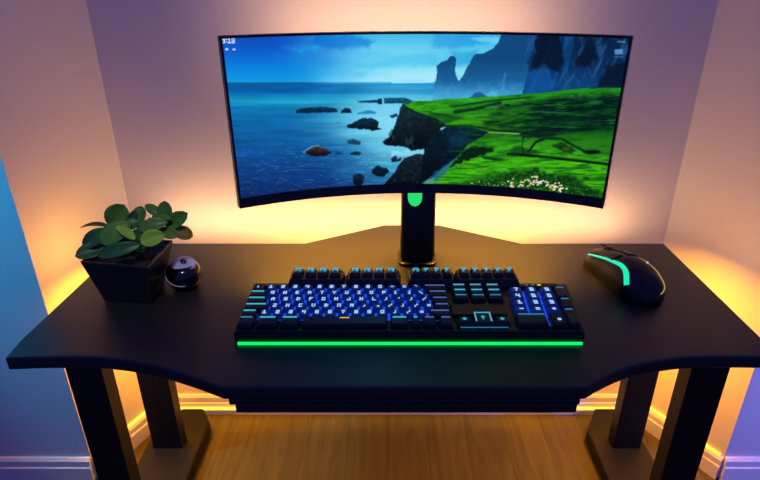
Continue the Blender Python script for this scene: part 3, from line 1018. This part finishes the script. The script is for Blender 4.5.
def ribbon(path, halfw, off=0.0006, n=60, thick=0.0012):
    """strip laid on the mouse along a path of (t, phi), half width in phi"""
    bm = bmesh.new()
    P = catmull([(a, b, 0) for a, b in path], 12)
    Wd = np.interp(np.linspace(0, 1, len(P)), np.linspace(0, 1, len(halfw)), halfw)
    prev = None
    for i, p in enumerate(P):
        d = (P[min(i + 1, len(P) - 1)] - P[max(i - 1, 0)])
        a3, b3 = S(P[max(i - 1, 0)].x, P[max(i - 1, 0)].y, off), S(P[min(i + 1, len(P) - 1)].x, P[min(i + 1, len(P) - 1)].y, off)
        c3 = S(p.x, p.y, off)
        nrm = (S(p.x, p.y, off + 0.004) - c3)
        nrm = nrm.normalized() if nrm.length > 1e-7 else Vector((0, 0, 1))
        tang = (b3 - a3).normalized()
        wv = tang.cross(nrm).normalized() * Wd[i]
        ring = [bm.verts.new(c3 + wv - nrm * 0.001), bm.verts.new(c3 + wv + nrm * thick), bm.verts.new(c3 - wv + nrm * thick), bm.verts.new(c3 - wv - nrm * 0.001)]
        if prev:
            for k in range(4):
                bm.faces.new((prev[k], prev[(k + 1) % 4], ring[(k + 1) % 4], ring[k]))
        else:
            bm.faces.new(ring[::-1])
        prev = ring
    bm.faces.new(prev)
    return bm


tag(obj('light_line', ribbon([(0.99, 2.40), (0.85, 2.34), (0.7, 2.28), (0.55, 2.22), (0.40, 2.16), (0.29, 2.28), (0.21, 2.62)], [0.0012, 0.0018, 0.0022, 0.0032, 0.0042, 0.005, 0.0052]), M['teal'], mouse), 'curved teal light line on the left flank')
tag(obj('rim_light', ribbon([(0.85, 0.95), (0.65, 0.92), (0.45, 0.85), (0.25, 0.72), (0.12, 0.6), (0.05, 0.7), (0.03, 0.95)], [0.0006, 0.0008, 0.0009, 0.0009, 0.0009, 0.0007]), M['amber'], mouse), 'thin yellow light line along the right edge')  # thin emissive yellow ribbon following the right edge
dt = S(0.36, 1.15, 0.0008)
db = bmesh.new()
bmesh.ops.create_uvsphere(db, u_segments=12, v_segments=8, radius=0.0024, matrix=Matrix.Translation(dt))
obj('indicator', db, M['dot'], mouse)
lp = bmesh.new()                                   # upturned front lip of the right button
add_tube(lp, catmull([S(0.72, 1.25, 0.001), S(0.90, 1.45, 0.003), S(0.98, 1.6, 0.008) + Vector((0, 0.004, 0.003))], 6), [0.0022] * 10 + [0.0018, 0.0014, 0.001], 8)
obj('button_lip', lp, M['mouse'], mouse, smooth=True)

# ------------------------------------------------------------------ potted plant
plant = tag(empty('potted_plant', (-0.48, 0.96, DZ)), 'leafy green plant in a square tapered black pot on the left of the desk', 'plant')
PB = [(-0.540, 0.925), (-0.447, 0.916), (-0.448, 0.988), (-0.530, 0.997)]
PT = [(-0.565, 0.920), (-0.430, 0.896), (-0.424, 1.012), (-0.540, 1.030)]
ZP = DZ + 0.088


def inset(ps, k):
    cx_ = sum(p[0] for p in ps) / 4; cy_ = sum(p[1] for p in ps) / 4
    return [(cx_ + (p[0] - cx_) * k, cy_ + (p[1] - cy_) * k) for p in ps]


z3 = lambda ps, z: [(p[0], p[1], z) for p in ps]
obj('pot', rings_mesh([z3(PB, DZ), z3(PT, ZP), z3(inset(PT, 0.91), ZP), z3(inset(PT, 0.86), ZP - 0.02)]), M['pot'], plant, 0.003, seg=3)
so_ = bmesh.new()
ps = inset(PT, 0.885)
so_ = rings_mesh([z3(inset(ps, 0.96), ZP - 0.018), z3(ps, ZP - 0.009)])
obj('soil', so_, M['soil'], plant)


def leaf_bm(B, T, w, hint, bend=0.12, cup=0.15, tip=0.35, thick=0.0012):
    B, T = Vector(B), Vector(T)
    ax = T - B
    L_ = ax.length
    ax.normalize()
    hint = Vector(hint)
    sd = ax.cross(hint).normalized()
    nr = sd.cross(ax).normalized()
    bm = bmesh.new()
    n, m = 12, 6
    top, bot = [], []
    for i in range(n + 1):
        t = i / n
        prof = (math.sin(PI * min(1, t ** 1.1)) ** 0.52) if 0 < t < 1 else 0.0
        prof = max(prof, 0.03)
        rt, rb = [], []
        for j in range(m + 1):
            q = (j / m - 0.5) * 2
            h = bend * L_ * (4 * t * (1 - t)) * 0.5 - bend * L_ * t * t * 0.5 + cup * w * (q * q - 0.3) * prof - (0.02 * w if j == m // 2 else 0)
            p = B + ax * (t * L_) + sd * (q * w * 0.5 * prof) + nr * h
            rt.append(bm.verts.new(p + nr * thick * 0.5))
            rb.append(bm.verts.new(p - nr * thick * 0.5))
        top.append(rt); bot.append(rb)
    for i in range(n):
        for j in range(m):
            bm.faces.new((top[i][j], top[i][j + 1], top[i + 1][j + 1], top[i + 1][j]))
            bm.faces.new((bot[i][j], bot[i + 1][j], bot[i + 1][j + 1], bot[i][j + 1]))
        bm.faces.new((top[i][0], top[i + 1][0], bot[i + 1][0], bot[i][0]))
        bm.faces.new((top[i][-1], bot[i][-1], bot[i + 1][-1], top[i + 1][-1]))
    for j in range(m):
        bm.faces.new((top[0][j], bot[0][j], bot[0][j + 1], top[0][j + 1]))
        bm.faces.new((top[-1][j], top[-1][j + 1], bot[-1][j + 1], bot[-1][j]))
    return bm


PXM = 0.00172                                       # metres per photo pixel at the plant
LEAVES = [  # base px, tip px, width px, base distance, tip distance, upward share of the facing, kind
    ((111, 228), (80, 225), 8, 0.97, 0.97, 0.9, 'leaf_dark'),
    ((110, 226), (124, 205), 21, 0.98, 0.995, 0.3, 'leaf'),
    ((131, 223), (100, 243), 19, 0.955, 0.925, 0.55, 'leaf'),
    ((110, 229), (82, 247), 14, 0.955, 0.93, 0.5, 'leaf_dark'),
    ((116, 226), (135, 239), 9, 0.945, 0.925, 0.5, 'leaf_light'),
    ((110, 246), (75, 256), 15, 0.945, 0.915, 0.55, 'leaf_dark'),
    ((142, 244), (96, 256), 12, 0.925, 0.905, 0.55, 'leaf_dark'),
    ((139, 224), (141, 206), 13, 0.985, 1.0, 0.3, 'leaf'),
    ((128, 224), (136, 211), 8, 0.985, 0.99, 0.3, 'leaf_dark'),
    ((164, 219), (145, 204), 9, 0.985, 0.995, 0.35, 'leaf'),
    ((167, 222), (164, 201), 13, 0.985, 0.99, 0.2, 'leaf'),
    ((166, 228), (187, 213), 14, 0.975, 0.98, 0.25, 'leaf'),
    ((168, 222), (138, 229), 13, 0.955, 0.94, 0.5, 'leaf'),
    ((165, 235), (140, 242), 15, 0.93, 0.915, 0.45, 'leaf_light'),
    ((172, 230), (193, 236), 13, 0.97, 0.975, 0.4, 'leaf_olive'),
    ((172, 220), (150, 217), 9, 0.97, 0.97, 0.6, 'leaf'),
    ((160, 230), (178, 236), 11, 0.955, 0.945, 0.5, 'leaf'),
    ((130, 235), (150, 236), 12, 0.95, 0.935, 0.6, 'leaf_dark'),
    ((140, 222), (122, 228), 12, 0.97, 0.955, 0.5, 'leaf_dark'),
    ((132, 248), (146, 251), 11, 0.94, 0.93, 0.6, 'leaf_dark'),
    ((150, 246), (165, 247), 12, 0.94, 0.935, 0.6, 'leaf_dark'),
    ((120, 236), (104, 240), 14, 0.965, 0.95, 0.6, 'leaf_dark'),
]
crown = [Vector((-0.490, 0.965, ZP - 0.012)), Vector((-0.465, 0.955, ZP - 0.012)), Vector((-0.510, 0.960, ZP - 0.012))]
toward = Vector((0.42, -0.80, 0.42))
for i, (b, t, w, yb, yt, up, kind) in enumerate(LEAVES):
    B, T = at_y(*b, yb), at_y(*t, yt)
    hint = toward.normalized() * (1 - up * 0.65) + Vector((0, 0, 1)) * up * 0.65
    hint = hint.normalized() + Vector((math.sin(i * 2.4), math.cos(i * 1.7), math.sin(i * 3.1))) * 0.38
    obj('leaf', leaf_bm(B, T, w * 1.22 * PXM, hint, bend=0.10 + 0.1 * (i % 3 == 0), cup=0.12 + 0.08 * (i % 2)), M[kind], plant, smooth=True)
    c = crown[i % 3]
    mid = (B + c) / 2 + Vector((0, 0.006, 0.008))
    sb = bmesh.new()
    add_tube(sb, catmull([c, mid, B + (T - B) * 0.06], 5), 0.0016, 6)
    obj('stem', sb, M['stem'], plant, smooth=True)

# ------------------------------------------------------------------ small jar beside the pot
jx, jy = -0.404, 0.985
jar = tag(empty('jar', (jx, jy, DZ)), 'small round glossy black jar with a lavender lid beside the plant pot', 'jar')


def lathe(profile, n=32, mtx=Matrix.Identity(4)):
    bm = bmesh.new()
    R = []
    for r, z in profile:
        R.append([bm.verts.new(mtx @ Vector((r * math.cos(2 * PI * k / n), r * math.sin(2 * PI * k / n), z))) for k in range(n)])
    for a, b in zip(R[:-1], R[1:]):
        for k in range(n):
            bm.faces.new((a[k], a[(k + 1) % n], b[(k + 1) % n], b[k]))
    bm.faces.new(R[0][::-1]); bm.faces.new(R[-1])
    return bm


JM = Matrix.Translation((jx, jy, DZ))
prof = [(0.015, 0), (0.023, 0.002), (0.031, 0.010), (0.0348, 0.022), (0.0342, 0.033), (0.030, 0.043), (0.0235, 0.049)]
obj('body', lathe(prof, 36, JM), M['gloss'], jar, smooth=True)
tilt = JM @ Matrix.Translation((0.004, -0.002, 0.0475)) @ Matrix.Rotation(math.radians(14), 4, 'X') @ Matrix.Rotation(math.radians(8), 4, 'Y')
obj('lid', lathe([(0.021, 0), (0.0235, 0.0015), (0.022, 0.0045), (0.014, 0.0065), (0.006, 0.007)], 32, tilt), M['lavender'], jar, smooth=True)['label'] = 'lavender lid'
band = []  # pale arc standing in for the highlight on the jar's side
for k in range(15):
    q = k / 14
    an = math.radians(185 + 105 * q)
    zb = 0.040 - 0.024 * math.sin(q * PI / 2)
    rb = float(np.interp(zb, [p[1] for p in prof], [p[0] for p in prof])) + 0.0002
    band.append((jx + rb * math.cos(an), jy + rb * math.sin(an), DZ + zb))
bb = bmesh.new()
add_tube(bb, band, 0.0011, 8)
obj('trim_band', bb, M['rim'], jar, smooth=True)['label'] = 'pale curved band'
obj('knob', lathe([(0.003, 0.0072), (0.006, 0.009), (0.0065, 0.0115), (0.003, 0.0135)], 16, tilt), M['gloss'], jar, smooth=True)

# ------------------------------------------------------------------ light
world = bpy.data.worlds.new('world')
scene.world = world
world.use_nodes = True
bg = world.node_tree.nodes['Background']
bg.inputs['Color'].default_value = (0.12, 0.15, 0.92, 1)
bg.inputs['Strength'].default_value = 0.36


def area(name, loc, aim, sx, sy, col, watts, spread=180):
    d = bpy.data.lights.new(name, 'AREA')
    d.shape = 'RECTANGLE'
    d.size, d.size_y = sx, sy
    d.color = col
    d.energy = watts
    d.spread = math.radians(spread)
    o = bpy.data.objects.new(name, d)
    COL.objects.link(o)
    o.location = loc
    o.rotation_euler = (Vector(aim) - Vector(loc)).to_track_quat('-Z', 'Y').to_euler()
    return o


def spot(name, loc, aim, col, watts, deg, blend=0.6, r=0.05):
    d = bpy.data.lights.new(name, 'SPOT')
    d.color = col
    d.energy = watts
    d.spot_size = math.radians(deg)
    d.spot_blend = blend
    d.shadow_soft_size = r
    o = bpy.data.objects.new(name, d)
    COL.objects.link(o)
    o.location = loc
    o.rotation_euler = (Vector(aim) - Vector(loc)).to_track_quat('-Z', 'Y').to_euler()
    return o


WARM = (1.0, 0.56, 0.26)
AMBER = (1.0, 0.37, 0.012)
# LED bar along the rear edge of the desk, throwing light on the back wall
area('desk_rear_led', (0.02, 1.272, 0.615), (0.02, 1.36, 0.735), 1.2, 0.015, WARM, 2.2)
# LED bars under the desk
area('under_desk_led', (0.02, 1.10, 0.58), (0.02, 1.18, 0.0), 1.0, 0.03, AMBER, 1.4)
area('under_desk_left_led', (-0.60, 1.125, 0.60), (-0.72, 1.23, 0.12), 0.10, 0.02, AMBER, 2.2, 140)
area('under_desk_right_led', (0.63, 1.125, 0.60), (0.79, 1.23, 0.12), 0.10, 0.02, AMBER, 2.4, 140)
area('under_desk_corner_led', (-0.62, 1.255, 0.52), (-0.66, 1.36, 0.1), 0.08, 0.02, AMBER, 1.4, 140)
area('under_desk_corner_led', (0.66, 1.255, 0.52), (0.72, 1.36, 0.1), 0.08, 0.02, AMBER, 1.4, 140)
spot('cool_ceiling_spot', (-0.25, 0.05, 2.2), (-0.47, 0.95, 0.72), (1.0, 0.96, 0.84), 32, 13, 0.8)  # added fill spot that brightens the plant, not a lamp of the room
area('desk_left_led', (-0.622, 1.125, 0.63), (-0.75, 1.11, 0.70), 0.07, 0.015, (1, 0.44, 0.07), 0.42)
area('desk_right_led', (0.648, 1.0, 0.63), (0.85, 1.02, 0.72), 0.35, 0.015, (1, 0.48, 0.15), 0.62)
area('monitor_foot_led', (MX - 0.03, 1.155, 0.875), (MX - 0.03, 1.165, 0.66), 0.68, 0.02, (1, 0.42, 0.01), 8.5, 100)  # added light for the gold sheen on the desk, no LED there
# LED behind the monitor
area('monitor_rear_led', (MX - 0.02, 1.15, 1.10), (MX - 0.02, 1.36, 1.125), 0.56, 0.02, (1, 0.56, 0.32), 0.85, 130)


spot('cyan_room_lamp', (-1.35, 0.85, 1.5), (-0.93, 1.107, 0.80), (0.0, 0.36, 0.66), 95, 40, 0.9)
spot('violet_room_lamp', (1.55, 0.55, 0.9), (0.98, 1.107, 0.12), (0.20, 0.22, 1.0), 60, 46, 0.9)
